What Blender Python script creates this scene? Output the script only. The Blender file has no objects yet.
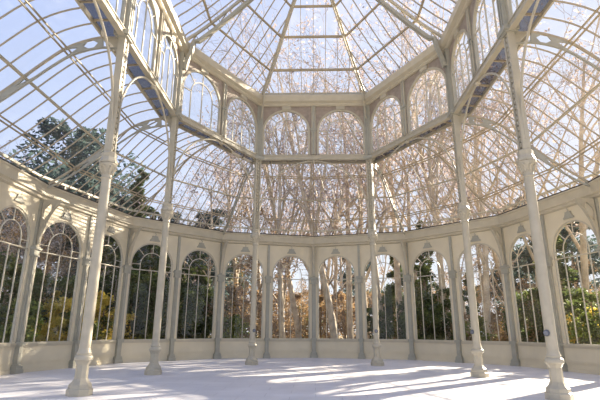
import bpy, math, random
from math import sin, cos, pi, sqrt
from mathutils import Vector, Matrix, noise
V = Vector
SC = bpy.context.scene
COL = SC.collection
random.seed(7)

# ------------------------------------------------------------------ camera
def make_camera():
    yaw, pitch, roll = math.radians(-1.60), math.radians(15.86), math.radians(0.27)
    fw = V((sin(yaw)*cos(pitch), cos(yaw)*cos(pitch), sin(pitch)))
    rt = V((cos(yaw), -sin(yaw), 0)); up = rt.cross(fw)
    r2 = rt*cos(roll)+up*sin(roll); u2 = up*cos(roll)-rt*sin(roll)
    cam = bpy.data.cameras.new('camera'); o = bpy.data.objects.new('camera', cam); COL.objects.link(o)
    cam.sensor_width = 36; cam.lens = 456.07/600*36; cam.clip_end = 800
    m = Matrix((r2, u2, -fw)).transposed().to_4x4(); m.translation = V((-0.07, 0, 1.5))
    o.matrix_world = m
    SC.camera = o
make_camera()

# ------------------------------------------------------------------ sky, sun, exposure
SUN_AZ, SUN_EL = math.radians(48), math.radians(24)
def make_world():
    w = bpy.data.worlds.new('sky'); SC.world = w; w.use_nodes = True
    nt = w.node_tree; nt.nodes.clear(); N = nt.nodes.new; L = nt.links.new
    out = N('ShaderNodeOutputWorld'); bg = N('ShaderNodeBackground'); L(bg.outputs[0], out.inputs[0])
    tc = N('ShaderNodeTexCoord'); sep = N('ShaderNodeSeparateXYZ'); L(tc.outputs['Generated'], sep.inputs[0])
    ramp = N('ShaderNodeValToRGB'); L(sep.outputs['Z'], ramp.inputs[0])
    e = ramp.color_ramp.elements
    e[0].position = 0.0; e[0].color = (.86, .89, .95, 1)
    e[1].position = 1.0; e[1].color = (.30, .42, .84, 1)
    for p, c in ((.25, (.66, .75, .97, 1)), (.6, (.49, .60, .93, 1))):
        x = e.new(p); x.color = c
    # whiter towards the low sun
    dot = N('ShaderNodeVectorMath'); dot.operation = 'DOT_PRODUCT'
    dot.inputs[1].default_value = (sin(SUN_AZ)*cos(SUN_EL), cos(SUN_AZ)*cos(SUN_EL), sin(SUN_EL))
    L(tc.outputs['Generated'], dot.inputs[0])
    mr = N('ShaderNodeMapRange'); mr.inputs[1].default_value = .2; mr.inputs[2].default_value = 1.0
    mr.inputs[3].default_value = 0; mr.inputs[4].default_value = .55
    L(dot.outputs['Value'], mr.inputs[0])
    nz = N('ShaderNodeTexNoise'); nz.inputs['Scale'].default_value = 2.2; nz.inputs['Detail'].default_value = 6
    mp = N('ShaderNodeMapping'); mp.inputs['Scale'].default_value = (1, 1, 2.5); L(tc.outputs['Generated'], mp.inputs[0]); L(mp.outputs[0], nz.inputs['Vector'])
    mc = N('ShaderNodeMapRange'); mc.inputs[1].default_value = .52; mc.inputs[2].default_value = .75; mc.inputs[4].default_value = .5
    L(nz.outputs['Fac'], mc.inputs[0])
    ad = N('ShaderNodeMath'); ad.operation = 'MAXIMUM'; L(mr.outputs[0], ad.inputs[0]); L(mc.outputs[0], ad.inputs[1])
    mix = N('ShaderNodeMix'); mix.data_type = 'RGBA'; L(ad.outputs[0], mix.inputs[0]); L(ramp.outputs[0], mix.inputs[6])
    mix.inputs[7].default_value = (.93, .93, .97, 1)
    L(mix.outputs[2], bg.inputs[0]); bg.inputs[1].default_value = .95
make_world()
sd = bpy.data.lights.new('sun', 'SUN'); so = bpy.data.objects.new('sun', sd); COL.objects.link(so)
sd.energy = 20.0; sd.angle = math.radians(0.6); sd.color = (1.0, .85, .66)
sdir = V((sin(SUN_AZ)*cos(SUN_EL), cos(SUN_AZ)*cos(SUN_EL), sin(SUN_EL)))
so.rotation_euler = sdir.to_track_quat('Z', 'Y').to_euler(); so.location = sdir*60
SC.view_settings.view_transform = 'Standard'; SC.view_settings.look = 'None'
SC.view_settings.gamma = 1; SC.view_settings.use_curve_mapping = False
SC.view_settings.exposure = 0.30
SC.cycles.transparent_max_bounces = 24
SC.cycles.max_bounces = 8

# ------------------------------------------------------------------ materials
def mat(name, rgb, rough=.5, metal=0, var=.08, scale=6, bump=0, rgb2=None):
    m = bpy.data.materials.new(name); m.use_nodes = True
    nt = m.node_tree; b = nt.nodes['Principled BSDF']; N = nt.nodes.new; L = nt.links.new
    b.inputs['Roughness'].default_value = rough; b.inputs['Metallic'].default_value = metal
    tc = N('ShaderNodeTexCoord'); nz = N('ShaderNodeTexNoise'); nz.inputs['Scale'].default_value = scale
    nz.inputs['Detail'].default_value = 5; L(tc.outputs['Object'], nz.inputs['Vector'])
    r = N('ShaderNodeValToRGB'); r.color_ramp.elements[0].position = .3; r.color_ramp.elements[1].position = .7
    c2 = rgb2 or tuple(max(0, c*(1-var*2)) for c in rgb)
    r.color_ramp.elements[0].color = (*c2, 1); r.color_ramp.elements[1].color = (*rgb, 1)
    L(nz.outputs['Fac'], r.inputs[0]); L(r.outputs[0], b.inputs['Base Color'])
    if bump:
        bp = N('ShaderNodeBump'); bp.inputs['Strength'].default_value = bump; bp.inputs['Distance'].default_value = .02
        L(nz.outputs['Fac'], bp.inputs['Height']); L(bp.outputs[0], b.inputs['Normal'])
    return m
M = {}
M['iron'] = mat('cream_painted_iron', (.49, .44, .33), .42, var=.07, scale=4)
M['iron2'] = mat('grey_painted_iron', (.39, .375, .305), .45, var=.07, scale=4)
M['bars'] = mat('painted_glazing_bars', (.43, .355, .24), .5, var=.10, scale=5)
M['white'] = mat('white_window_bars', (.54, .49, .38), .45, var=.06, scale=5)
M['wall'] = mat('cream_wall_panel', (.70, .62, .45), .55, var=.05, scale=1.5)
M['beam'] = mat('cream_beam', (.56, .50, .37), .5, var=.06, scale=3)
M['dark'] = mat('dark_gutter', (.05, .042, .038), .7, scale=9)
M['rust'] = mat('brown_spandrel', (.38, .31, .25), .6, var=.15, scale=5)
M['lamp'] = mat('grey_lamp_housing', (.10, .11, .13), .35, scale=9)
M['lens'] = mat('grey_lamp_lens', (.20, .21, .24), .2, scale=9)
M['bark'] = mat('bark', (.34, .27, .20), .9, scale=3, bump=.4, rgb2=(.16, .12, .09))
M['pale_bark'] = mat('pale_bark', (.66, .56, .43), .85, scale=2, bump=.3, rgb2=(.34, .28, .21))
M['twig'] = mat('twig', (.56, .48, .45), .9, scale=.6, rgb2=(.36, .30, .28))
M['drop'] = mat('dark_ground', (.13, .10, .06), 1, scale=.5, rgb2=(.07, .08, .03))
def leafmat(name, a, b_):
    m = mat(name, a, .6, scale=.9, rgb2=b_)
    nt = m.node_tree; p = nt.nodes['Principled BSDF']; out = nt.nodes['Material Output']
    t = nt.nodes.new('ShaderNodeBsdfTranslucent'); mx = nt.nodes.new('ShaderNodeMixShader'); mx.inputs[0].default_value = .5
    src = p.inputs['Base Color'].links[0].from_socket
    nt.links.new(src, t.inputs[0]); nt.links.new(p.outputs[0], mx.inputs[1]); nt.links.new(t.outputs[0], mx.inputs[2]); nt.links.new(mx.outputs[0], out.inputs[0])
    return m
M['dry'] = leafmat('dry_leaves', (.44, .37, .35), (.34, .28, .27))
M['green'] = leafmat('evergreen_leaves', (.15, .19, .055), (.04, .065, .025))
M['cedar'] = leafmat('sky_hazed_needles', (.11, .16, .15), (.04, .07, .07))  # needle green lightened towards blue to hold sky reflected in the roof glass
M['yellow'] = leafmat('yellow_leaves', (.88, .62, .10), (.50, .45, .08))
M['lime'] = leafmat('light_green_leaves', (.26, .30, .06), (.10, .15, .03))
M['brownleaf'] = leafmat('brown_leaves', (.42, .28, .14), (.18, .12, .06))

def glass(name, tint, dirt, rough=.02, dcol=(.6, .52, .42)):
    m = bpy.data.materials.new(name); m.use_nodes = True; nt = m.node_tree; nt.nodes.clear(); N = nt.nodes.new; L = nt.links.new
    out = N('ShaderNodeOutputMaterial'); tr = N('ShaderNodeBsdfTransparent'); tr.inputs[0].default_value = (*tint, 1)
    gl = N('ShaderNodeBsdfGlossy'); gl.inputs['Roughness'].default_value = rough
    fr = N('ShaderNodeFresnel'); fr.inputs[0].default_value = 1.3
    mn = N('ShaderNodeMath'); mn.operation = 'MINIMUM'; mn.inputs[1].default_value = .07; L(fr.outputs[0], mn.inputs[0])
    m1 = N('ShaderNodeMixShader'); L(mn.outputs[0], m1.inputs[0]); L(tr.outputs[0], m1.inputs[1]); L(gl.outputs[0], m1.inputs[2])
    df = N('ShaderNodeBsdfDiffuse'); df.inputs[0].default_value = (*dcol, 1); tl = N('ShaderNodeBsdfTranslucent'); tl.inputs[0].default_value = (*dcol, 1)
    m2 = N('ShaderNodeMixShader'); L(df.outputs[0], m2.inputs[1]); L(tl.outputs[0], m2.inputs[2]); m2.inputs[0].default_value = .6
    tc = N('ShaderNodeTexCoord'); nz = N('ShaderNodeTexNoise'); nz.inputs['Scale'].default_value = .55; nz.inputs['Detail'].default_value = 7
    L(tc.outputs['Object'], nz.inputs['Vector'])
    mr = N('ShaderNodeMapRange'); mr.inputs[1].default_value = .4; mr.inputs[2].default_value = .75; mr.inputs[3].default_value = dirt*.4; mr.inputs[4].default_value = dirt*2.5
    L(nz.outputs['Fac'], mr.inputs[0])
    m3 = N('ShaderNodeMixShader'); L(mr.outputs[0], m3.inputs[0]); L(m1.outputs[0], m3.inputs[1]); L(m2.outputs[0], m3.inputs[2]); L(m3.outputs[0], out.inputs[0])
    return m
M['glass'] = glass('roof_glass', (.95, .97, .98), .045)
M['wglass'] = glass('window_glass', (.97, .98, .97), .004)
M['deckglass'] = glass('blue_gallery_glass', (.42, .42, .44), .14, dcol=(.30, .32, .36))

def floor_mat():
    m = bpy.data.materials.new('pale_stone_floor'); m.use_nodes = True; nt = m.node_tree; b = nt.nodes['Principled BSDF']; N = nt.nodes.new; L = nt.links.new
    tc = N('ShaderNodeTexCoord'); nz = N('ShaderNodeTexNoise'); nz.inputs['Scale'].default_value = .8; nz.inputs['Detail'].default_value = 8; L(tc.outputs['Object'], nz.inputs['Vector'])
    r = N('ShaderNodeValToRGB'); r.color_ramp.elements[0].position = .3; r.color_ramp.elements[1].position = .7
    r.color_ramp.elements[0].color = (.60, .585, .60, 1); r.color_ramp.elements[1].color = (.74, .725, .735, 1); L(nz.outputs['Fac'], r.inputs[0])
    br = N('ShaderNodeTexBrick'); br.inputs['Scale'].default_value = 1; br.inputs['Mortar Size'].default_value = .006; br.inputs['Brick Width'].default_value = 1.2; br.inputs['Row Height'].default_value = .6
    L(tc.outputs['Object'], br.inputs['Vector']); L(r.outputs[0], br.inputs['Color1']); L(r.outputs[0], br.inputs['Color2']); br.inputs['Mortar'].default_value = (.45, .43, .43, 1)
    L(br.outputs['Color'], b.inputs['Base Color']); b.inputs['Roughness'].default_value = .42
    bp = N('ShaderNodeBump'); bp.inputs['Strength'].default_value = .08; L(nz.outputs['Fac'], bp.inputs['Height']); L(bp.outputs[0], b.inputs['Normal'])
    return m
M['floor'] = floor_mat()
M['earth'] = mat('leaf_strewn_earth', (.36, .25, .14), 1, scale=1.2, rgb2=(.10, .12, .04), bump=.3)

# ------------------------------------------------------------------ mesh helpers
class MB:
    def __init__(s): s.v = []; s.f = []
    def quad(s, a, b, c, d):
        n = len(s.v); s.v += [tuple(a), tuple(b), tuple(c), tuple(d)]; s.f.append((n, n+1, n+2, n+3))
    def box(s, c, u, w, hu, hw, hz, up=V((0, 0, 1))):
        """c centre, u and w unit directions, half sizes"""
        n = len(s.v)
        for i in (-1, 1):
            for j in (-1, 1):
                for k in (-1, 1): s.v.append(tuple(c+u*(hu*i)+w*(hw*j)+up*(hz*k)))
        for q in ((0, 1, 3, 2), (4, 6, 7, 5), (0, 4, 5, 1), (2, 3, 7, 6), (0, 2, 6, 4), (1, 5, 7, 3)): s.f.append(tuple(n+i for i in q))
    def sweep(s, pts, side, hw, hd, closed=False):
        """rectangular bar along pts; side = width direction (vector), depth direction is perpendicular"""
        n0 = len(s.v); P = [V(p) for p in pts]; k = len(P)
        for i in range(k):
            t = (P[min(i+1, k-1)]-P[max(i-1, 0)]).normalized()
            sd = (side-t*side.dot(t)).normalized(); d = t.cross(sd)
            for a, b in ((-1, -1), (1, -1), (1, 1), (-1, 1)): s.v.append(tuple(P[i]+sd*(hw*a)+d*(hd*b)))
        for i in range(k-1):
            for j in range(4):
                a = n0+i*4+j; b = n0+i*4+(j+1) % 4; s.f.append((a, b, b+4, a+4))
        s.f.append((n0+3, n0+2, n0+1, n0)); e = n0+(k-1)*4; s.f.append((e, e+1, e+2, e+3))
    def tube(s, pts, rad, n=8, caps=True):
        n0 = len(s.v); P = [V(p) for p in pts]; k = len(P)
        R = rad if isinstance(rad, (list, tuple)) else [rad]*k
        for i in range(k):
            t = (P[min(i+1, k-1)]-P[max(i-1, 0)]).normalized()
            a = t.orthogonal().normalized() if i == 0 else (a-t*a.dot(t)).normalized()
            b = t.cross(a)
            for j in range(n):
                q = 2*pi*j/n; s.v.append(tuple(P[i]+(a*cos(q)+b*sin(q))*R[i]))
        for i in range(k-1):
            for j in range(n):
                a0 = n0+i*n+j; b0 = n0+i*n+(j+1) % n; s.f.append((a0, b0, b0+n, a0+n))
        if caps:
            s.f.append(tuple(n0+j for j in reversed(range(n)))); s.f.append(tuple(n0+(k-1)*n+j for j in range(n)))
    def lathe(s, prof, n=16, rot=0, c=V((0, 0, 0)), axis=None):
        n0 = len(s.v); k = len(prof)
        if axis: q = axis.to_track_quat('Z', 'Y').to_matrix()
        for r, z in prof:
            for j in range(n):
                a = rot+2*pi*j/n; p = V((r*cos(a), r*sin(a), z))
                if axis: p = q @ p
                s.v.append(tuple(c+p))
        for i in range(k-1):
            for j in range(n):
                a0 = n0+i*n+j; b0 = n0+i*n+(j+1) % n; s.f.append((a0, b0, b0+n, a0+n))
        s.f.append(tuple(n0+j for j in reversed(range(n)))); s.f.append(tuple(n0+(k-1)*n+j for j in range(n)))
    def extrude(s, poly, d):
        """solid from a planar polygon (list of Vectors) and an extrusion vector"""
        n = len(s.v); k = len(poly)
        s.v += [tuple(p) for p in poly]+[tuple(p+d) for p in poly]
        s.f.append(tuple(n+i for i in reversed(range(k)))); s.f.append(tuple(n+k+i for i in range(k)))
        for i in range(k):
            j = (i+1) % k; s.f.append((n+i, n+j, n+k+j, n+k+i))
    def strip(s, A, B, d):
        """solid band between two equally long point lists, extruded by d"""
        n = len(s.v); k = len(A)
        for L_ in (A, B, [a+d for a in A], [b+d for b in B]): s.v += [tuple(p) for p in L_]
        for i in range(k-1):
            a = n+i
            s.f += [(a, a+1, a+k+1, a+k), (a+2*k, a+3*k, a+3*k+1, a+2*k+1), (a, a+2*k, a+2*k+1, a+1), (a+k, a+k+1, a+3*k+1, a+3*k)]
        for e in (0, k-1): s.f.append((n+e, n+k+e, n+3*k+e, n+2*k+e))
    def build(s, name, m, parent=None, smooth=False, loc=None):
        me = bpy.data.meshes.new(name); vs = s.v
        if loc is not None: vs = [(x-loc[0], y-loc[1], z-loc[2]) for x, y, z in vs]
        me.from_pydata(vs, [], s.f); me.materials.append(m if not isinstance(m, str) else M[m]); me.update()
        if smooth:
            me.polygons.foreach_set('use_smooth', [True]*len(me.polygons))
            try: me.set_sharp_from_angle(angle=math.radians(40))
            except Exception: pass
        o = bpy.data.objects.new(name, me); COL.objects.link(o)
        if loc is not None and parent is None: o.location = loc
        if parent: o.parent = parent
        return o
def empty(name, loc=(0, 0, 0), rz=0):
    o = bpy.data.objects.new(name, None); COL.objects.link(o); o.location = loc; o.rotation_euler.z = rz; o.empty_display_size = .3
    return o
def tag(o, label=None, cat=None, group=None, kind=None):
    if label: o['label'] = label
    if cat: o['category'] = cat
    if group: o['group'] = group
    if kind: o['kind'] = kind
    return o
def copy_tree(o, parent=None):
    c = o.copy(); COL.objects.link(c); c.parent = parent
    for ch in list(o.children): copy_tree(ch, c)
    return c
Z = V((0, 0, 1))

# ------------------------------------------------------------------ plan of the hall
YC, RI, RO, BAY = 16.46, 5.52, 10.46, 5.13
Z_SILL, Z_PC, Z_CB, Z_CT = 1.0, 4.21, 6.20, 6.80
Z_CAP, Z_RING, Z_TOP, Z_DOME = 5.70, 9.67, 12.51, 13.08
def pol(r, deg): a = math.radians(deg); return V((r*sin(a), YC+r*cos(a), 0))
OUT = [V((-RO, YC-2*BAY, 0)), V((-RO, YC-BAY, 0))]+[pol(RO, d) for d in (-90, -60, -30, 0, 30, 60, 90)]+[V((RO, YC-BAY, 0)), V((RO, YC-2*BAY, 0))]
INN = [V((-RI, YC-2*BAY, 0)), V((-RI, YC-BAY, 0))]+[pol(RI, d) for d in (-90, -30, 30, 90)]+[V((RI, YC-BAY, 0)), V((RI, YC-2*BAY, 0))]
def offset(pl, d):
    """polyline offset outwards (to the left-hand side of the left-to-right walk)"""
    res = []
    for i, p in enumerate(pl):
        a = (pl[i]-pl[i-1]).normalized() if i else None
        b = (pl[i+1]-pl[i]).normalized() if i < len(pl)-1 else None
        if a is None: a = b
        if b is None: b = a
        na, nb = V((-a.y, a.x, 0)), V((-b.y, b.x, 0)); m = (na+nb).normalized()
        res.append(p+m*(d/m.dot(na)))
    return res
def at(p, z): return V((p.x, p.y, z))
def radial(p):
    if p.y < YC-.1: return V((1 if p.x > 0 else -1, 0, 0))
    return (p-V((0, YC, 0))).normalized()

# ------------------------------------------------------------------ floor and ground
fl = MB()
po = [p for p in offset(OUT, .25)]
poly = [V((-RO-.25, -7, 0))]+po+[V((RO+.25, -7, 0))]
poly = [at(p, -.25) for p in poly][::-1]
fl.extrude(poly, V((0, 0, .25)))
tag(fl.build('floor', 'floor'), 'pale lavender stone floor crossed by bands of sunlight', 'floor', kind='structure')
g = MB()
for i in range(24):
    for j in range(20):
        x0, y0 = -120+i*10, -20+j*10
        def hz(x, y): return -.6+noise.noise(V((x*.05, y*.05, 0)))*.5
        g.quad((x0, y0, hz(x0, y0)), (x0+10, y0, hz(x0+10, y0)), (x0+10, y0+10, hz(x0+10, y0+10)), (x0, y0+10, hz(x0, y0+10)))
tag(g.build('ground', 'earth'), 'leaf strewn park ground outside the glass hall', 'ground', kind='structure')

# ------------------------------------------------------------------ outer wall
def arch_pts(c, u, r, zs, n=16, z0=None):
    """semicircle points from right foot to left foot in the plane (u, z)"""
    P = [c+u*(r*cos(pi*i/n))+Z*(zs+r*sin(pi*i/n)) for i in range(n+1)]
    if z0 is not None: P = [c+u*r+Z*z0]+P+[c-u*r+Z*z0]
    return P
def spandrel(mb, c, u, n, hw, r, zs, z0, zt, th):
    """wall sheet around an arched opening: c plan centre, hw half width, r opening radius"""
    N = 24; A, B = [], []
    A.append(c+u*r+Z*z0); B.append(c+u*hw+Z*z0)
    for i in range(N+1):
        a = pi*i/N; ca, sa = cos(a), sin(a)
        A.append(c+u*(r*ca)+Z*(zs+r*sa))
        k = min(hw/abs(ca) if abs(ca) > 1e-6 else 1e9, (zt-zs)/sa if sa > 1e-6 else 1e9)
        B.append(c+u*(k*ca)+Z*(zs+k*sa))
    # corners
    A.append(c-u*r+Z*z0); B.append(c-u*hw+Z*z0)
    ca = math.atan2(zt-zs, hw); A2, B2 = [A[0]], [B[0]]
    for i in range(N+1):
        a = pi*i/N
        if i > 0:
            for cor in (ca, pi-ca):
                if pi*(i-1)/N < cor < a:
                    A2.append(c+u*(r*cos(cor))+Z*(zs+r*sin(cor))); B2.append(c+u*(hw*(1 if cor < 1.57 else -1))+Z*zt)
        A2.append(A[i+1]); B2.append(B[i+1])
    A2.append(A[-1]); B2.append(B[-1])
    mb.strip(A2, B2, n*th)

WALLN = ['left', 'left_far', 'back_left_outer', 'back_left_middle', 'back_left', 'back_right', 'back_right_middle', 'back_right_outer', 'right_far', 'right']
WDESC = ['second bay of straight left wall', 'straight left wall bay', 'left side of the curve beside the yellow bushes', 'left slanted part behind the second column', 'back wall left of centre', 'back wall right of centre', 'right slanted part behind the fifth column', 'right side of the curve by the largest column', 'straight right wall bay', 'second bay of straight right wall']
WIN_N = 0
HALFS = []   # (centre, u, n, half width) for each outer window
for si in range(10):
    a, b = OUT[si], OUT[si+1]; u = (b-a).normalized(); L_ = (b-a).length; n = V((u.y, -u.x, 0))   # n points inside
    wm = MB(); mid = (a+b)/2
    wm.box(at(mid, Z_SILL/2-.03), u, n, L_/2, .06, Z_SILL/2-.03)
    wall = tag(wm.build('wall_'+WALLN[si], 'wall'), 'low cream panelled wall under arched windows, '+WDESC[si], 'wall', kind='structure')
    r_ = MB()
    r_.box(at(mid, Z_SILL-.03), u, n, L_/2, .13, .035)
    r_.box(at(mid, Z_SILL-.10), u, n, L_/2, .09, .035)
    r_.build('sill_rail', 'beam', wall)
    r_ = MB(); r_.box(at(mid, .06)+n*.03, u, n, L_/2, .07, .06); r_.box(at(mid, .36)+n*.03, u, n, L_/2, .045, .022); r_.box(at(mid, .30)+n*.02, u, n, L_/2, .055, .012)
    r_.build('skirting', 'wall', wall)
    for h in (0, 1):
        c = a+u*(L_*(.25+.5*h)); hw = L_/4; zs = 4.56
        sp = MB(); spandrel(sp, c-n*.06, u, n, hw, 1.12 if L_ > 5.2 else 1.06, zs, Z_SILL, Z_CB, .12)
        sp.build('window_surround', 'wall', wall)
        # crest ornament above the arch
        cr = MB(); z0 = 5.76; cc = c+n*.065
        prof = [(-.26, 0), (-.26, .06), (-.20, .09), (-.17, .17), (-.14, .21), (-.15, .27), (-.06, .27), (0, .30), (.06, .27), (.15, .27), (.14, .21), (.17, .17), (.20, .09), (.26, .06), (.26, 0)]
        cr.extrude([cc+u*x+Z*(z0+z) for x, z in prof][::-1], n*.05)
        cr.tube([cc+n*.03+Z*(z0+.28), cc+n*.06+u*.03+Z*(z0+.34), cc+n*.05-u*.01+Z*(z0+.40), cc+n*.02-u*.03+Z*(z0+.42)], .012, 5)
        cr.build('crest_ornament', 'iron2', wall)
        HALFS.append((c, u, n, hw, si, h))
    # cornice
    t = MB(); o0, o1 = a, b
    prof = [(-.14, Z_CB), (.02, Z_CB), (.14, Z_CB+.06), (.14, Z_CB+.14), (.22, Z_CB+.18), (.22, Z_CB+.52), (.27, Z_CB+.56), (.27, Z_CT), (-.14, Z_CT)]
    inner = lambda d, k: offset(OUT, -d)[k]
    P0 = [at(inner(d, si), z) for d, z in prof]; P1 = [at(inner(d, si+1), z) for d, z in prof]
    k0 = len(t.v); t.v += [tuple(p) for p in P0+P1]; K = len(prof)
    for i in range(K): j = (i+1) % K; t.f.append((k0+i, k0+j, k0+K+j, k0+K+i))
    t.f += [tuple(range(k0, k0+K)), tuple(range(k0+2*K-1, k0+K-1, -1))]
    tr = tag(t.build('trim_%d' % (si+1), 'beam'), 'cream moulded cornice along the top of the wall, '+WDESC[si], 'cornice', kind='structure')
    gt = MB(); A0, A1 = offset(OUT, -.22)[si], offset(OUT, -.22)[si+1]
    gt.sweep([at(A0, Z_CT+.025), at(A1, Z_CT+.025)], n, .05, .025); gt.build('dark_gutter_edge', 'dark', tr)
    # outside parapet with pierced crest
    gt = MB(); A0, A1 = offset(OUT, .22)[si], offset(OUT, .22)[si+1]
    gt.sweep([at(A0, Z_CT+.0), at(A1, Z_CT+.0)], n, .10, .12)
    gt.sweep([at(A0, Z_CT+.42), at(A1, Z_CT+.42)], n, .04, .04)
    for i in range(1, 4):
        p = A0.lerp(A1, i/4); gt.box(at(p, Z_CT+.25), u, n, .03, .02, .15)
    gt.build('outside_parapet', 'beam', tr)

ORD = ['first', 'second', 'third', 'fourth', 'fifth', 'sixth', 'seventh', 'eighth', 'ninth', 'tenth', 'eleventh', 'twelfth', 'thirteenth', 'fourteenth', 'fifteenth', 'sixteenth', 'seventeenth', 'eighteenth', 'nineteenth', 'twentieth', 'twenty-first']
for wi, (c, u, n, hw, si, h) in enumerate(HALFS):
    r = 1.12 if hw > 1.3 else 1.06; zs = 4.56
    w = empty('window_%d' % (wi+1), at(c, Z_SILL)); loc = w.location
    tag(w, 'tall arched window with cream bars, %s of twenty from the left end of the wall' % ORD[wi], 'window', 'tall arched windows around the wall', 'structure')
    c0 = at(c, 0); f = MB()
    A = arch_pts(c0+n*.03, u, r, zs, 24, Z_SILL); B = arch_pts(c0+n*.03, u, r-.07, zs, 24, Z_SILL)
    f.strip(A, B, -n*.08); f.box(at(c, Z_SILL+.012), u, n, r, .05, .015)
    o = f.build('window_frame', 'white'); o.parent = w; o.matrix_parent_inverse = Matrix.Translation(-V(loc))
    b = MB(); ri = r*.54
    b.box(at(c, Z_PC+.08), u, n, r-.05, .03, .02)
    for x in (-ri, 0, ri): b.box(at(c, (Z_SILL+Z_PC+.08)/2)+u*x, u, n, .015, .02, (Z_PC+.08-Z_SILL)/2)
    for x in (-ri, ri): b.box(at(c, (zs+Z_PC)/2)+u*x, u, n, .015, .02, (zs-Z_PC)/2)
    b.strip(arch_pts(c0+n*.02, u, ri+.016, zs, 20), arch_pts(c0+n*.02, u, ri-.016, zs, 20), -n*.04)
    for ang in (0, 45, 90, 135, 180):
        q = math.radians(ang); b.sweep([c0+u*(ri*cos(q))+Z*(zs+ri*sin(q)), c0+u*((r-.04)*cos(q))+Z*(zs+(r-.04)*sin(q))], n, .015, .014)
    o = b.build('glazing_bars', 'white'); o.parent = w; o.matrix_parent_inverse = Matrix.Translation(-V(loc))
    p = MB(); P = arch_pts(c0-n*.01, u, r-.02, zs, 24, Z_SILL)
    p.extrude(P, -n*.006)
    o = p.build('glass_pane', 'wglass'); o.parent = w; o.matrix_parent_inverse = Matrix.Translation(-V(loc))

# pilasters (things): vertices and middles of the outer wall
PIL = []
for si in range(10):
    PIL.append((OUT[si], True)); PIL.append(((OUT[si]+OUT[si+1])/2, False))
PIL.append((OUT[10], True))
def plate_hole(mb, poly_c, R, hole_c, hole_r, d):
    pass
for pi_, (p, major) in enumerate(PIL):
    rd = radial(p) if major else None
    if not major:
        a, b = OUT[pi_//2], OUT[pi_//2+1]; u_ = (b-a).normalized(); rd = V((-u_.y, u_.x, 0))
    rz = math.atan2(-rd.y, -rd.x)      # local +x points into the room
    t = empty('pilaster', at(p, 0), rz)
    tag(t, '%s grey cream wall pilaster, %s of twenty-one from the left end of the wall' % ('cornered' if major else 'flat', ORD[pi_]), 'pilaster', 'pilasters between the windows')
    X, Y = V((1, 0, 0)), V((0, 1, 0)); w = .13 if major else .11; inn = .10
    m = MB()
    for z0, z1, hw, pr in ((0, .12, w+.08, .16), (.12, .24, w+.05, .13), (.24, .30, w+.02, .11), (.30, .92, w-.02, .09), (.92, 1.04, w+.03, .14)):
        m.box(V((inn+pr/2-.02, 0, (z0+z1)/2)), X, Y, pr/2+.06, hw, (z1-z0)/2)
    m.build('base', 'iron2', t)
    m = MB(); m.box(V((.06, 0, (1.04+4.05)/2)), X, Y, .10, w-.02, (4.05-1.04)/2)
    m.box(V((.17, 0, (1.04+4.05)/2)), X, Y, .03, w-.07, (4.05-1.04)/2)
    m.build('shaft', 'iron2', t)
    m = MB()
    for z0, z1, hw, pr in ((4.05, 4.10, w+.06, .22), (4.10, 4.30, w+.04, .20), (4.30, 4.36, w+.09, .26), (4.36, 4.42, w+.05, .22)):
        m.box(V((pr/2, 0, (z0+z1)/2)), X, Y, pr/2+.02, hw, (z1-z0)/2)
    m.build('capital', 'iron2', t)
    m = MB(); m.box(V((.06, 0, (4.42+Z_CB)/2)), X, Y, .09, w-.05, (Z_CB-4.42)/2); m.build('upper_shaft', 'iron2', t)
    if major:
        m = MB(); K = 14   # curved openwork bracket
        A = []; B = []
        for i in range(K+1):
            s_ = i/K; A.append(V((.15+.03, .04, 4.5+s_*(Z_CB-4.5)))); B.append(V((.19+.05+.62*s_**2.2, .04, 4.5+s_*(Z_CB-4.5))))
        # inner edge strip, outer curved strip, and an oval opening near the top
        hc, hr = 5.72, .30
        def mids(i):
            s_ = i/K; z = 4.5+s_*(Z_CB-4.5); x0, x1 = A[i].x, B[i].x; q = abs(z-hc)/hr
            g_ = sqrt(max(0, 1-q*q))*min(.15, max(0, (x1-x0)/2-.05)); return (x0+x1)/2-g_, (x0+x1)/2+g_, z
        Lm = [V((mids(i)[0], .04, mids(i)[2])) for i in range(K+1)]; Rm = [V((mids(i)[1], .04, mids(i)[2])) for i in range(K+1)]
        m.strip(A, Lm, V((0, -.08, 0))); m.strip(Rm, B, V((0, -.08, 0)))
        m.sweep([V((b.x, 0, b.z)) for b in B], Y, .07, .02)
        m.build('bracket', 'iron', t)

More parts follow.
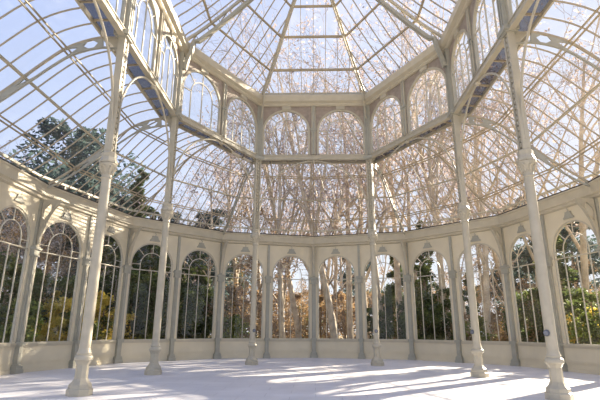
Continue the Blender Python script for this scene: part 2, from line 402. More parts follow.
# ------------------------------------------------------------------ inner columns
def column_mesh():
    T = {}
    m = MB(); o8 = pi/8
    m.lathe([(.29, 0), (.29, .14), (.26, .16), (.25, .24), (.185, .31), (.15, .38)], 8, o8)
    m.lathe([(.145, .38), (.14, .68), (.165, .73), (.18, .76)], 8, o8)
    T['pedestal'] = (m, 'iron', False)
    m = MB(); m.lathe([(.17, .76), (.205, .79), (.21, .84), (.19, .88), (.155, .90), (.165, .94), (.145, .98), (.13, 1.06)], 20)
    T['collar'] = (m, 'iron', True)
    m = MB(); m.lathe([(.128, 1.05), (.128, 3.2), (.120, 5.34)], 20); T['shaft'] = (m, 'iron', True)
    m = MB(); m.lathe([(.12, 5.30), (.15, 5.33), (.128, 5.37), (.135, 5.50), (.18, 5.60), (.22, 5.66), (.225, 5.72), (.18, 5.76)], 20)
    m.lathe([(.24, 5.74), (.24, 5.80), (.20, 5.82)], 8, o8)
    for k in range(8):     # leaf curls around the bell
        a = k*pi/4; d = V((cos(a), sin(a), 0)); m.tube([d*.13+Z*5.45, d*.16+Z*5.56, d*.22+Z*5.63, d*.25+Z*5.60], [.04, .035, .03, .018], 6)
    T['capital'] = (m, 'iron', True)
    m = MB(); X, Y = V((1, 0, 0)), V((0, 1, 0))
    m.lathe([(.23, 5.80), (.19, 5.90), (.20, 6.02), (.15, 6.06)], 8, o8)
    for s_ in (-1, 1):    # two flanged halves with a riveted strip in the middle
        m.box(V((0, .105*s_, 7.85)), X, Y, .10, .035, 1.82)
    m.box(V((0, 0, 7.85)), X, Y, .04, .09, 1.82)
    for z in range(22): m.box(V((-.065, 0, 6.2+z*.16)), X, Y, .025, .035, .05)
    T['upper_post'] = (m, 'iron', False)
    m = MB(); m.box(V((0, 0, Z_RING+.02)), X, Y, .22, .24, .07); m.box(V((0, 0, Z_RING-.07)), X, Y, .18, .2, .03)
    m.box(V((0, 0, (Z_RING+Z_TOP)/2+.1)), X, Y, .12, .17, (Z_TOP-Z_RING)/2-.02)
    for y in (-.12, 0, .12): m.box(V((-.13, y, (Z_RING+Z_TOP)/2+.1)), X, Y, .025, .025, (Z_TOP-Z_RING)/2-.05)
    T['clerestory_post'] = (m, 'iron2', False)
    return T
CD = ['cream iron column nearest the camera on the left aisle line', 'tall cream iron column standing leftmost in the photo, its pedestal before the yellow bushes', 'tall cream iron column, second from the left in the photo', 'tall cream iron column, third from the left, small grey disc lamp on its right side',
      'tall cream iron column, fourth from the left, grey disc lamp on its front', 'tall cream iron column, fifth from the left, just left of the largest right column', 'tall cream iron column standing rightmost in the photo, sunlit edge on its pedestal', 'cream iron column nearest the camera on the right aisle line']
T = column_mesh(); col0 = empty('iron_column', INN[0])
for k_, (m, mm, sm) in T.items(): m.build(k_, mm, col0, smooth=sm)
for i, p in enumerate(INN):
    o = col0 if i == 0 else copy_tree(col0)
    rd = radial(p); o.location = at(p, 0); o.rotation_euler.z = math.atan2(rd.y, rd.x)
    tag(o, CD[i], 'column', 'cream iron columns around the hall')
# round grey lamps fixed to four of the columns
lampd = {3: 'small round grey lamp on the third column from the left', 4: 'small round grey lamp on the fourth column from the left', 5: 'small round grey lamp on the fifth column from the left', 6: 'round dark grey lamp on the rightmost column'}
lamp_p = None
for i in (3, 4, 5, 6):
    p = INN[i]; d = {3: V((.55, -.83, 0)), 4: V((-.1, -1, 0)), 5: V((-.9, -.43, 0)), 6: V((-.85, -.53, 0))}[i].normalized()
    if lamp_p is None:
        t = empty('disc_lamp'); lamp_p = t
        X = V((1, 0, 0))
        m = MB(); m.lathe([(.03, 0), (.03, .08)], 10, c=V((.14, 0, 0)), axis=X); m.build('stem', 'lamp', t, True)
        m = MB(); m.lathe([(.10, 0), (.125, .02), (.125, .06), (.11, .075)], 24, c=V((.20, 0, 0)), axis=X); hs_ = m.build('housing', 'lamp', t, True); m = MB(); m.lathe([(.09, .076), (.085, .082), (.03, .086)], 20, c=V((.20, 0, 0)), axis=X); m.build('lens', 'lens', hs_, True)
    else: t = copy_tree(lamp_p)
    t.scale = (.62, .62, .62); t.location = at(p, 1.45); t.rotation_euler.z = math.atan2(d.y, d.x)
    tag(t, lampd[i], 'lamp', 'round lamps on the columns')

# ------------------------------------------------------------------ ring beam, gallery, braces, clerestory
GAL = .62
INO = offset(INN, GAL)
BD = ['first', 'second', 'third', 'fourth', 'fifth', 'sixth', 'seventh']
CLN = 20
for i in range(7):
    a, b = INN[i], INN[i+1]; u = (b-a).normalized(); L_ = (b-a).length; n = V((u.y, -u.x, 0)); mid = (a+b)/2
    ao, bo = INO[i], INO[i+1]
    t = empty('gallery_beam', at(mid, Z_RING-.1)); inv = Matrix.Translation(-V(t.location))
    tag(t, 'cream ring beam with glazed gallery deck, %s of seven bays counted from the left' % BD[i], 'beam', 'ring beams between the columns')
    def part(m, name, mm, parent=t, iv=inv):
        o = m.build(name, mm); o.parent = parent; o.matrix_parent_inverse = iv; return o
    m = MB(); m.sweep([at(a, Z_RING+.03), at(b, Z_RING+.03)], n, .06, .09)
    m.sweep([at(a, Z_RING-.06), at(b, Z_RING-.06)], n, .09, .015); m.sweep([at(a, Z_RING+.13), at(b, Z_RING+.13)], n, .09, .015)
    part(m, 'inner_beam', 'iron')
    m = MB(); m.sweep([at(ao, Z_RING+.03), at(bo, Z_RING+.03)], n, .03, .07); part(m, 'outer_beam', 'iron')
    m = MB(); K = 7
    for k in range(K+1):
        s_ = k/K; P0 = a.lerp(b, s_); P1 = ao.lerp(bo, s_)
        if 0 < k < K: m.sweep([at(P0, Z_RING+.02), at(P1, Z_RING+.02)], u, .018, .03)
    part(m, 'cross_bars', 'bars')
    m = MB(); m.extrude([at(a, Z_RING+.09), at(b, Z_RING+.09), at(bo, Z_RING+.09), at(ao, Z_RING+.09)], Z*.01); part(m, 'deck_glass', 'deckglass')
    # arched tube brace under the beam
    t2 = empty('arch_brace', at(mid, Z_RING-1.9)); inv2 = Matrix.Translation(-V(t2.location))
    tag(t2, 'slender arched tube brace below the ring beam, %s of seven bays counted from the left' % BD[i], 'brace', 'arched braces between the columns')
    m = MB(); P = []
    hwid = L_/2-.12; H = 2.85
    for k in range(33):
        q = pi*k/32; cx = cos(q); sx = sin(q)
        x = hwid*cx; P.append(at(mid, Z_RING-.13-H+H*sx)+u*x)
    m.tube([P[0]-Z*.35]+P+[P[-1]-Z*.35], .036, 6); tb_ = part(m, 'tube', 'iron', t2, inv2)
    m = MB()
    m.lathe([(.05, 0), (.1, .06), (.06, .14)], 10, c=at(mid, Z_RING-.22)); part(m, 'boss', 'iron', tb_, Matrix())
    # clerestory mullion
    for h in (0, 1):
        c = a+u*(L_*(.25+.5*h)); hw = L_/4; r = hw-.22; zs = Z_TOP-.22-r; z0 = Z_RING+.15
        CLN += 1; w = empty('window_%d' % CLN, at(c, z0)); iw = Matrix.Translation(-V(w.location))
        tag(w, 'upper arched clerestory window, %s of fourteen counted from the left' % ORD[CLN-21], 'window', 'arched windows below the glass dome', 'structure')
        m = MB(); spandrel(m, c-n*.04, u, n, hw-.07, r, zs, z0, Z_TOP, .06); part(m, 'spandrel', 'rust', w, iw)
        m = MB(); A = arch_pts(at(c, 0)+n*.05, u, r+.05, zs, 24, z0); B = arch_pts(at(c, 0)+n*.05, u, r-.05, zs, 24, z0); m.strip(A, B, -n*.1)
        m.box(at(c, z0+.03), u, n, r, .05, .03); m.box(at(c, Z_TOP-.1)+n*.03, u, n, .22, .06, .1)
        part(m, 'window_frame', 'iron', w, iw)
        m = MB(); ri = r*.56
        for x in (-ri, 0, ri):
            zt = zs+(sqrt(ri*ri-x*x) if abs(x) < ri else 0); m.box(at(c, (z0+zt)/2)+u*x, u, n, .02, .02, (zt-z0)/2)
        m.strip(arch_pts(at(c, 0)+n*.02, u, ri+.02, zs, 20), arch_pts(at(c, 0)+n*.02, u, ri-.02, zs, 20), -n*.04)
        for ang in (0, 45, 90, 135, 180):
            q = math.radians(ang); m.sweep([at(c, zs)+u*(ri*cos(q))+Z*(ri*sin(q)), at(c, zs)+u*(r*cos(q))+Z*(r*sin(q))], n, .018, .018)
        part(m, 'glazing_bars', 'white', w, iw)
        m = MB(); m.extrude(arch_pts(at(c, 0), u, r, zs, 24, z0), -n*.006); part(m, 'glass_pane', 'glass', w, iw)
    t3 = empty('clerestory_mullion', at(mid, Z_RING+.2)); rz = math.atan2(-n.y, -n.x); t3.rotation_euler.z = rz
    tag(t3, 'slim cream post between the two upper windows, %s of seven bays counted from the left' % BD[i], 'mullion', 'posts between the upper windows')
    m = MB(); hz_ = (Z_TOP-Z_RING-.2)/2
    m.box(V((0, 0, hz_)), V((1, 0, 0)), V((0, 1, 0)), .07, .10, hz_); m.build('post', 'iron2', t3)
    for y in (-.08, .08):
        m = MB(); m.tube([V((-.08, y, .0)), V((-.08, y, 2*hz_))], .028, 8); m.build('colonnette', 'iron', t3)
    m = MB(); m.box(V((-.04, 0, 1.35)), V((1, 0, 0)), V((0, 1, 0)), .1, .15, .05); m.box(V((-.04, 0, 1.25)), V((1, 0, 0)), V((0, 1, 0)), .07, .13, .04); m.build('capital', 'iron2', t3)
    # curb beam under the dome with an outside parapet
    t4 = empty('curb_beam', at(mid, Z_TOP)); i4 = Matrix.Translation(-V(t4.location))
    tag(t4, 'deep cream curb beam at the foot of the glass dome, %s of seven bays counted from the left' % BD[i], 'beam', 'curb beams under the dome')
    m = MB(); prof = [(-.12, Z_TOP), (.10, Z_TOP), (.16, Z_TOP+.06), (.16, Z_TOP+.12), (.30, Z_TOP+.20), (.30, Z_TOP+.50), (.25, Z_DOME), (-.12, Z_DOME)]
    P0 = [at(offset(INN, -d)[i], z) for d, z in prof]; P1 = [at(offset(INN, -d)[i+1], z) for d, z in prof]
    m.v += [tuple(p) for p in P0+P1]; K = len(prof)
    for k in range(K): j = (k+1) % K; m.f.append((k, j, K+j, K+k))
    m.f += [tuple(range(K)), tuple(range(2*K-1, K-1, -1))]
    part(m, 'beam_body', 'beam', t4, i4)
    m = MB(); A0, A1 = offset(INN, .30)[i], offset(INN, .30)[i+1]
    m.sweep([at(A0, Z_DOME-.1), at(A1, Z_DOME-.1)], n, .18, .10)
    K = 10; A = []; B = []
    for k in range(K*6+1):
        s_ = k/(K*6); p = (A0.lerp(A1, s_)); A.append(at(p, Z_DOME)); B.append(at(p, Z_DOME+.42))
    m.strip(A, B, -n*.05); part(m, 'parapet', 'iron', t4, i4)

# ------------------------------------------------------------------ side vaults: ten glazed bays and their ribs
VI = []     # inner roof line points matching OUT
for i in range(7):
    VI.append(INO[i])
    if 2 <= i <= 4: VI.append((INO[i]+INO[i+1])/2)
VI.append(INO[7])
OUS = offset(OUT, -.12)
ZV0, ZV1 = Z_CT+.03, Z_RING+.06
VPROF = [9.66, 9.54, 9.31, 8.90, 8.43, 7.96, 7.52, 7.13, 6.80]
def vz(h):
    x = min(max(h, 0), 1)*8; i = min(int(x), 7); f = x-i; z = VPROF
    p0, p1, p2, p3 = z[max(i-1, 0)], z[i], z[i+1], z[min(i+2, 8)]
    return p1+.5*f*(p2-p0+f*(2*p0-5*p1+4*p2-p3+f*(3*(p1-p2)+p3-p0)))
def vpt(I, O, th, lift=0):
    h = th/(pi/2); return at(I.lerp(O, h), vz(h)+lift)
VN = ['left_outer', 'left', 'left_curve', 'left_slant', 'back_left', 'back_right', 'right_slant', 'right_curve', 'right', 'right_outer']
for i in range(10):
    I0, I1, O0, O1 = VI[i], VI[i+1], OUS[i], OUS[i+1]; u = (O1-O0).normalized(); n = V((u.y, -u.x, 0))
    t = empty('ceiling_'+VN[i], at((O0+O1)/2, ZV0)); iv = Matrix.Translation(-V(t.location))
    tag(t, 'curved glass roof panel rising above the cornice, %s of ten counted from the left' % ORD[i], 'glass roof', 'curved glass panels of the side roof', 'structure')
    def part(m, name, mm):
        o = m.build(name, mm); o.parent = t; o.matrix_parent_inverse = iv; return o
    W = (O1-O0).length; NB = 12 if 2 <= i <= 7 else 8; m = MB(); NT = 16; om = (O0+O1)/2; im = (I0+I1)/2
    for k in range(1, NB):
        x = W*(k/NB-.5); pts = []
        for j in range(NT+1):
            th = pi/2*(1-j/NT); A = vpt(I0, O0, th); B = vpt(I1, O1, th)
            wa = (A-B).length; 
            ca = (A-om).dot(u); cb = (B-om).dot(u)
            if ca-.01 <= x <= cb+.01:
                s_ = (x-ca)/(cb-ca); pts.append(A.lerp(B, s_))
        if len(pts) > 1: m.sweep(pts, u, .012, .022)
    part(m, 'glazing_bars', 'bars')
    for th in (22.5, 45.4, 67.5):
        m = MB(); q = math.radians(th); A = vpt(I0, O0, q, -.04); B = vpt(I1, O1, q, -.04)
        if th == 45.4: m.sweep([A, B], n, .045, .025)
        else:
            for dd in (-.045, .045): m.sweep([A+Z*dd*.8+n*dd, B+Z*dd*.8+n*dd], n, .018, .022)
        part(m, 'purlin', 'iron' if th == 45.4 else 'bars')  # middle purlin takes the lighter paint to stand in for sunlight on it
    g = MB()
    for j in range(NT):
        t0, t1 = pi/2*j/NT, pi/2*(j+1)/NT
        g.quad(vpt(I0, O0, t0, .04), vpt(I1, O1, t0, .04), vpt(I1, O1, t1, .04), vpt(I0, O0, t1, .04))
    part(g, 'glass_panes', 'glass')
RD = 0
for i in range(11):
    I, O = VI[i], OUS[i]; major = i in (0, 1, 2, 4, 6, 8, 9, 10); rd = (O-I).normalized(); sd = V((-rd.y, rd.x, 0))
    t = empty('roof_rib', at(O, ZV0)); iv = Matrix.Translation(-V(t.location))
    tag(t, ('openwork curved iron rib from column to wall' if major else 'slender curved iron rib from beam to wall')+', %s of eleven counted from the left' % ORD[i], 'rib', 'curved ribs of the side roof')
    def part(m, name, mm):
        o = m.build(name, mm); o.parent = t; o.matrix_parent_inverse = iv; return o
    Up = [vpt(I, O, pi/2*k/28) for k in range(29)]
    Ip = INN[{0: 0, 1: 1, 2: 2, 4: 3, 6: 4, 8: 5, 9: 6, 10: 7}[i]] if major else I
    m = MB(); m.sweep(Up, sd, .026, .035); part(m, 'upper_chord', 'bars')
    if major:
        Lo = []
        for k in range(29):
            th = pi/2*k/28; dd = .15+.19*(1-k/28)
            p = vpt(I, O, th); pq = vpt(I, O, min(th+.03, pi/2)); pr = vpt(I, O, max(th-.03, 0)); tg = (pq-pr).normalized(); nn = (Z-tg*tg.z).normalized(); Lo.append(p-nn*dd)
        m = MB(); m.sweep([at(Ip, Lo[0].z-.05)+rd*.1]+Lo, sd, .036, .022); part(m, 'lower_chord', 'iron2')
        # web plate with oval holes
        m = MB(); hs = [(1.2, 4), (5, 15.5), (18.5, 27.5)]; K = 28
        A1 = []; A2 = []; B1 = []; B2 = []
        for k in range(K+1):
            g_ = 0
            for h0, h1 in hs:
                c_, r_ = (h0+h1)/2, (h1-h0)/2
                if abs(k-c_) < r_: g_ = .90*(1-abs((k-c_)/r_)**2.6)
            a_, b_ = Up[k], Lo[k]; mm = (a_+b_)/2
            A1.append(a_-sd*.02); A2.append(mm.lerp(a_, g_)-sd*.02); B1.append(b_-sd*.02); B2.append(mm.lerp(b_, g_)-sd*.02)
        m.strip(A1, A2, sd*.04); m.strip(B1, B2, sd*.04); part(m, 'web', 'iron2')
        # bracket by the column
        m = MB(); z0 = Z_RING-.95; K = 12; A = []; B = []
        for k in range(K+1):
            s_ = k/K; A.append(at(Ip+rd*.12-sd*.03, z0+s_*.95)); B.append(at(Ip+rd*(.14+.50*s_**3)-sd*.03, z0+s_*.95))
        m.strip(A, B, sd*.06); part(m, 'bracket', 'iron')

# ------------------------------------------------------------------ central dome
PROF = [(1.0, 13.08), (.80, 13.97), (.575, 15.15), (.385, 16.22), (.2, 17.0), (.0, 17.5)]
def pz(f):
    for (f0, z0), (f1, z1) in zip(PROF, PROF[1:]):
        if f1-1e-9 <= f <= f0+1e-9:
            return z0+(z1-z0)*(f0-f)/(f0-f1)
    return PROF[-1][1]
def pzs(f): return (pz(min(1, f+.07))+pz(f)*2+pz(max(0, f-.07)))/4 if .05 < f < .97 else pz(f)
DI = offset(INN, -.12)
CTR = V((0, YC, 0)); FS = [1-k/24 for k in range(25)]
def axis_pt(p): return V((0, min(p.y, YC), 0))
DN = ['left_outer', 'left', 'back_left', 'back', 'back_right', 'right', 'right_outer']
for i in range(7):
    a, b = DI[i], DI[i+1]; u = (b-a).normalized(); n = V((u.y, -u.x, 0)); ca_, cb_ = axis_pt(a), axis_pt(b); mid = (a+b)/2
    t = empty('ceiling_dome_'+DN[i], at(mid, Z_DOME)); iv = Matrix.Translation(-V(t.location))
    tag(t, 'glazed segment of the high central dome, %s of seven counted from the left' % BD[i], 'glass dome', 'glass segments of the central dome', 'structure')
    def part(m, name, mm):
        o = m.build(name, mm); o.parent = t; o.matrix_parent_inverse = iv; return o
    def S(f, x):  # point on the segment at ring fraction f, distance x along the side
        A = at(ca_+(a-ca_)*f, pzs(f)); B = at(cb_+(b-cb_)*f, pzs(f)); xa = (A-mid).dot(u); xb = (B-mid).dot(u)
        if xb-xa < 1e-4 or x < xa-.01 or x > xb+.01: return None
        return A.lerp(B, (x-xa)/(xb-xa))
    W = (b-a).length; NB = 9; m = MB()
    for k in range(NB):
        x = W*((k+.5)/NB-.5); pts = [S(f, x) for f in FS]; pts = [p for p in pts if p]
        if len(pts) > 1: m.sweep(pts, u, .014, .025)
    part(m, 'glazing_bars', 'bars')
    for f in (.8, .575, .385, .2):
        m = MB(); A = at(ca_+(a-ca_)*f, pzs(f)); B = at(cb_+(b-cb_)*f, pzs(f)); m.sweep([A, B], n, .035, .04); m.sweep([A+Z*.12-n*.08, B+Z*.12-n*.08], n, .02, .02); part(m, 'purlin', 'bars')
    g = MB()
    for f0, f1 in zip(FS, FS[1:]):
        Q = [at(c_+(p-c_)*f, pzs(f)+.04) for f, c_, p in ((f0, ca_, a), (f0, cb_, b), (f1, cb_, b), (f1, ca_, a))]
        g.quad(*Q)
    part(g, 'glass_panes', 'glass')
# ribs of the dome
RP = [DI[k] for k in range(8)]
for i, p in enumerate(RP):
    c_ = axis_pt(p); rd = (p-c_).normalized(); sd = V((-rd.y, rd.x, 0))
    t = empty('dome_rib', at(p, Z_TOP-.7)); iv = Matrix.Translation(-V(t.location))
    tag(t, 'arched cream rib of the central dome, %s of eight counted from the left' % ORD[i], 'rib', 'ribs of the central dome')
    heavy = i in (2, 5)
    pts = [at(c_+(p-c_)*f, pzs(f)-.02) for f in FS]; m = MB(); m.sweep(pts, sd, .05, .05); o = m.build('upper_chord', 'iron'); o.parent = t; o.matrix_parent_inverse = iv
    R_ = (p-c_).length; lo = [at(p-rd*.10, Z_TOP-.75), at(p-rd*.20, Z_TOP-.3), at(p-rd*.33, Z_TOP+.1), at(p-rd*.42, Z_DOME)]
    for f in FS[2:]:
        d = (.30 if heavy else .20)*(.4+.6*f); q = at(c_+(p-c_)*max(0, f-.03), pzs(f)-d-.08); lo.append(q)
    m = MB(); m.sweep(lo, sd, .09 if heavy else .03, .07 if heavy else .035); 
    for k in range(2, 23, 2): m.sweep([pts[k], lo[k+2]], sd, .018, .018)
    o = m.build('lower_chord', 'iron2' if heavy else 'iron'); o.parent = t; o.matrix_parent_inverse = iv
m = MB(); m.sweep([V((0, YC-2*BAY, 17.4)), V((0, YC, 17.4))], V((1, 0, 0)), .08, .08)
tag(m.build('ridge_beam', 'iron', loc=V((0, YC-BAY, 17.4))), 'cream ridge beam along the top of the glass vault', 'beam')

# ------------------------------------------------------------------ trees and shrubs of the park outside
def spot(px, d):
    """ground point d metres away in the horizontal direction of the photograph's column px"""
    a = math.atan((px-300)/474)-math.radians(1.6); return V((-0.07+d*sin(a), d*cos(a), 0))
def rot_away(d, ang, rng):
    a = d.orthogonal().normalized(); a = Matrix.Rotation(rng.uniform(0, 2*pi), 3, d) @ a
    return (d*cos(ang)+a*sin(ang)).normalized()
def bare_tree(seed, H, nlimb=9, fork=.32, lean=0, trunkmat='pale_bark', twigr=.011, nleaf=900, leafm='dry', spread=1.0, dense=1.0):
    rng = random.Random(seed); t = empty('bare_tree'); tb, br, tw, lf = MB(), MB(), MB(), MB(); tips = []
    def line(p, d, L_, n, wob, up):
        P = [p.copy()]
        for i in range(n):
            d = (d+V((rng.gauss(0, wob), rng.gauss(0, wob), rng.gauss(0, wob)+up))).normalized(); P.append(P[-1]+d*(L_/n))
        return P, d
    def grow(p, d, L_, r, lv):
        if lv == 4:
            P, _ = line(p, d, L_, 2, .25, .05); tw.tube(P, [r, r*.8, r*.4], 3, False); tips.append(P[-1]); tips.append(P[1]); return
        n = (7, 5, 4, 3)[lv]; P, dd = line(p, d, L_, n, (.05, .13, .2, .25)[lv], (.04, .05, .04, .02)[lv])
        R = [r*(1-.75*i/n) for i in range(n+1)]
        (tb if lv == 0 else br if lv < 3 else tw).tube(P, R, (9, 6, 4, 3)[lv], False)
        kids = int((nlimb, 4, 4, 3)[lv]*(dense if lv else 1)+rng.random()*.9)
        for k in range(kids):
            f = (fork+(1-fork)*(k+rng.random()*.7)/kids) if lv == 0 else (.2+.8*(k+rng.random())/kids)
            f = min(f, .98); x = f*n; i = min(int(x), n-1); q = P[i].lerp(P[i+1], x-i)
            dl = (P[i+1]-P[i]).normalized(); ang = math.radians(rng.uniform(28, 55))*spread
            rr = R[i]*(.55 if lv == 0 else .6)
            if lv == 3: rr = twigr
            if lv == 2: rr = max(rr, twigr*1.4)
            Lk = L_*((.50, .55, .55, .5)[lv])*(1.15-.45*f)*rng.uniform(.8, 1.15)
            grow(q, rot_away(dl, ang, rng), Lk, rr, lv+1)
    grow(V((0, 0, -.8)), V((rng.gauss(0, .05)+lean, rng.gauss(0, .05), 1)).normalized(), H*.72, H*.0100, 0)
    for i in range(nleaf):
        p = rng.choice(tips)+V((rng.gauss(0, .15), rng.gauss(0, .15), rng.gauss(0, .15))); a = V((rng.gauss(0, 1), rng.gauss(0, 1), rng.gauss(0, 1))).normalized(); b = a.orthogonal().normalized(); s = rng.uniform(.05, .10)
        lf.quad(p-a*s-b*s*.6, p+a*s-b*s*.6, p+a*s+b*s*.6, p-a*s+b*s*.6)
    tb.build('trunk', trunkmat, t); br.build('branches', trunkmat if trunkmat != 'bark' else 'bark', t); tw.build('twigs', 'twig', t)
    if nleaf: lf.build('leaves', leafm, t)
    return t
def leafy(seed, name, H, R, base, shape, n, ls, m, trunk=True, blobs=26):
    rng = random.Random(seed); t = empty(name); lf = MB(); tb = MB(); C = []
    for k in range(blobs):
        f = (k+rng.random())/blobs; z = base+(H-base)*f
        if shape == 'cone': rr = R*(1-f)**.8+.15
        elif shape == 'round': rr = R*sqrt(max(.05, 1-(2*f-1)**2))
        else: rr = R*(.55+.45*(1 if k % 3 else .4))*(1-f*.55)
        a = rng.uniform(0, 2*pi); q = rr*rng.uniform(.35, .85); C.append((V((q*cos(a), q*sin(a), z)), rr*rng.uniform(.35, .55)))
    for i in range(n):
        c, r = rng.choice(C); d = V((rng.gauss(0, 1), rng.gauss(0, 1), rng.gauss(0, 1)*.6)); d = d.normalized()*r*rng.random()**.33; p = c+V((d.x, d.y, d.z*(.45 if shape == 'layer' else .8)))
        a = V((rng.gauss(0, 1), rng.gauss(0, 1), rng.gauss(0, .5))).normalized(); b = (rot_away(a, pi/2, rng)); s = ls*rng.uniform(.6, 1.3)
        lf.quad(p-a*s, p-b*s*.45, p+a*s, p+b*s*.45)
    if trunk:
        tb.tube([V((0, 0, -.8)), V((.1, 0, H*.4)), V((0, .1, H*.9))], [H*.016+.03, H*.012+.02, .03], 7, False)
        for c, r in C[::2]: tb.tube([V((0, 0, max(.1, c.z-r*1.2))), c], [.02+H*.003, .015], 4, False)
        tb.build('trunk' if H > 5 else 'stems', 'bark', t)
    lf.build('leaves', m, t)
    return t
def put(proto, used, px, d, s=1, rz=None, z=0, rng=random.Random(99)):
    o = copy_tree(proto) if used.get(proto.name) else proto
    used[proto.name] = 1; p = spot(px, d); o.location = V((p.x, p.y, z)); o.rotation_euler.z = rng.uniform(0, 6.28) if rz is None else rz; o.scale = (s, s, s)
    return o
USED = {}
BT = [bare_tree(1, 25, dense=1.0, nleaf=1000), bare_tree(2, 22, 10, .25, twigr=.011, nleaf=1500), bare_tree(3, 27, 11, .35, twigr=.011, nleaf=1000, spread=.85),
      bare_tree(4, 20, 10, .2, trunkmat='bark', twigr=.011, nleaf=300, dense=1.1), bare_tree(5, 14, 9, .12, trunkmat='bark', twigr=.011, nleaf=2500, leafm='brownleaf', spread=1.1, dense=1.1)]
KIND = ['tall pale barked bare tree', 'bare tree with russet leaves still on its twigs', 'very tall pale barked bare tree', 'dark barked bare tree', 'low bushy bare tree with brown leaves']
def region(px): return 'left curve' if px < 235 else 'back' if px < 400 else 'right curve'
def bare(k, px, d, s=1):
    o = put(BT[k], USED, px, d, s); r = region(px)
    tag(o, KIND[k]+' outside the '+r+' windows', 'tree', KIND[k]+' outside the '+r)
# behind the back wall
for k, px, d, s in [(0, 285, 33, 1), (2, 302, 36, 1), (2, 338, 33, 1.12), (0, 352, 36, 1.2), (1, 262, 38, 1), (1, 325, 45, 1.1), (2, 242, 42, .9), (3, 318, 37, .9), (0, 384, 34, 1.2), (2, 402, 36, 1.15), (1, 372, 38, 1.3),
                    (4, 250, 32, .8), (4, 275, 50, .6), (4, 300, 47, .5), (4, 330, 55, .6), (4, 365, 50, .55), (4, 390, 48, .6), (0, 228, 52, .9), (2, 292, 60, 1), (0, 345, 62, 1), (4, 312, 62, .7), (4, 405, 58, .6), (4, 265, 64, .7), (4, 350, 70, .7), (2, 375, 72, .9),
                    (0, 425, 36, 1.0), (2, 447, 33, 1.0), (2, 470, 36, 1.05), (0, 486, 31, 1.0), (2, 524, 37, 1.0), (0, 540, 33, 1.0), (0, 562, 30, 1), (2, 585, 34, 1.0), (0, 460, 55, .9), (0, 468, 42, .8), (1, 506, 40, .8), (0, 492, 46, .9), (1, 280, 36, .8), (0, 332, 38, .85), (4, 430, 52, .65), (4, 480, 46, .6), (4, 515, 42, .6), (4, 550, 40, .55), (4, 590, 38, .5), (4, 455, 64, .7), (4, 500, 60, .7), 
                    (3, 12, 30, .62), (3, -25, 27, .6), (4, 35, 34, .85), (4, 0, 36, .8), (4, 60, 44, .9), (3, 50, 27, .55), (3, 80, 48, .7), (3, 135, 50, .75), (0, 208, 36, .75), (3, 190, 45, .8), (4, 160, 60, 1), (4, 205, 60, 1), (4, 110, 62, 1), (0, 178, 38, .62), (3, -70, 25, .6), (4, -100, 30, .8)]:
    bare(k, px, d, s)
# evergreens
EG = {'pine': leafy(11, 'pine_tree', 17, 5.2, 6.5, 'round', 7500, .24, 'cedar', blobs=22), 'cone': leafy(12, 'conical_evergreen', 15, 3.0, 1.2, 'cone', 7500, .22, 'green', blobs=40),
      'cedar': leafy(13, 'cedar_tree', 18, 6, 3, 'layer', 8500, .26, 'cedar', blobs=30), 'bushg': leafy(14, 'evergreen_shrub', 4.2, 1.9, .2, 'round', 3800, .13, 'green', blobs=18),
      'bushy': leafy(15, 'yellow_shrub', 3.4, 1.7, .2, 'round', 3000, .12, 'yellow', blobs=16), 'bushl': leafy(16, 'light_green_shrub', 3.4, 1.6, .2, 'round', 3000, .12, 'lime', blobs=16), 'bushb': leafy(17, 'brown_shrub', 4.4, 2.0, .2, 'round', 2600, .12, 'brownleaf', blobs=18)}
EL = {'pine': 'round topped dark pine', 'cone': 'conical dark evergreen tree', 'cedar': 'spreading layered cedar', 'bushg': 'dense dark green shrub', 'bushy': 'yellow leaved shrub', 'bushl': 'light green shrub', 'bushb': 'brown leaved shrub'}
def ever(k, px, d, s=1):
    o = put(EG[k], USED, px, d, s); r = region(px)
    tag(o, EL[k]+' growing outside the '+r+' windows', 'shrub' if k.startswith('bush') else 'tree', EL[k]+'s outside the '+r)
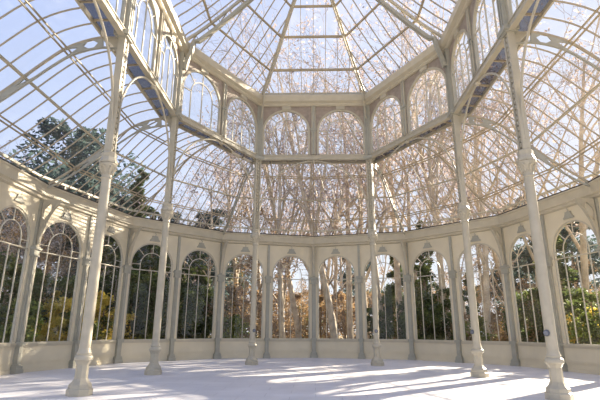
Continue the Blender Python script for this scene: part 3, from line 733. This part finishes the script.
for k, px, d, s in [('pine', 40, 42, 1.1), ('pine', 62, 47, 1.0), ('pine', 18, 50, .9), ('pine', 82, 46, .85), ('cone', 127, 38, .95), ('cedar', 112, 44, .75), ('cedar', 150, 40, .62), ('cone', 96, 31, .62), ('cone', 145, 31, .6), ('cedar', 205, 42, .66), ('cone', 192, 34, .58), ('cone', 168, 36, .62), ('cedar', 85, 36, .5), ('pine', 180, 56, .8), ('pine', 225, 62, .8),
                    ('cedar', 545, 44, .7), ('cedar', 585, 45, .72), ('cedar', 520, 52, .8), ('cone', 428, 34, .62), ('cone', 567, 30, .55), ('cone', 400, 45, .7), ('cone', 474, 40, .42), ('cedar', 360, 66, .8), ('cone', 232, 48, .7)]:
    ever(k, px, d, s)
SHR = [('bushy', 66, 23.5, .8), ('bushy', 95, 26, .95), ('bushy', 54, 24, .9), ('bushl', 78, 23.5, .7), ('bushy', 104, 25, .8), ('bushy', 44, 22.5, .6), ('bushl', 22, 21.5, .8), ('bushg', 2, 23, .9), ('bushg', 38, 25, 1), ('bushg', 84, 29, 1.1), ('bushg', 110, 27.5, 1.1), ('bushg', 128, 28.5, 1), ('bushl', 100, 25, .6), ('bushg', 150, 29.5, 1.1), ('bushg', 178, 31, 1), ('bushl', 152, 28, .6), ('bushg', 196, 32, 1), ('bushy', 186, 33, .7), ('bushg', 214, 33, .9),
       ('bushb', 232, 33, 1), ('bushb', 252, 36, 1), ('bushl', 240, 31, .7), ('bushb', 276, 38, 1), ('bushg', 262, 42, .9), ('bushb', 300, 40, 1), ('bushb', 322, 36, .9), ('bushg', 310, 46, 1), ('bushb', 345, 38, 1), ('bushg', 376, 33, .7), ('bushb', 362, 42, 1), ('bushg', 396, 34, .9), ('bushb', 410, 38, .7), ('bushg', 424, 31, .9), ('bushg', 440, 32, 1), ('bushb', 462, 33, .6), ('bushl', 474, 31, .7), ('bushb', 494, 32, .6), ('bushb', 515, 30, .55), ('bushg', 532, 29, .9), ('bushb', 548, 28, .6), ('bushg', 562, 27, .8), ('bushl', 578, 24, .7), ('bushg', 598, 25, .8), ('bushy', 578, 27, .8),
       ('bushb', 20, 33, 1.1), ('bushb', 48, 33, 1), ('bushg', -20, 24, 1.1), ('bushb', 440, 45, 1.1), ('bushb', 290, 52, 1.2), ('bushb', 335, 54, 1.2), ('bushb', 385, 52, 1.2), ('bushb', 500, 44, .8), ('bushb', 205, 44, 1.1), ('bushb', 160, 44, 1.1), ('bushb', 540, 40, .9), ('bushb', 590, 34, .9), ('bushy', 505, 36, .6), ('bushl', 448, 36, .8), ('bushy', 120, 27, .7), ('bushl', 60, 26, .8)]
for a in SHR: ever(*a)
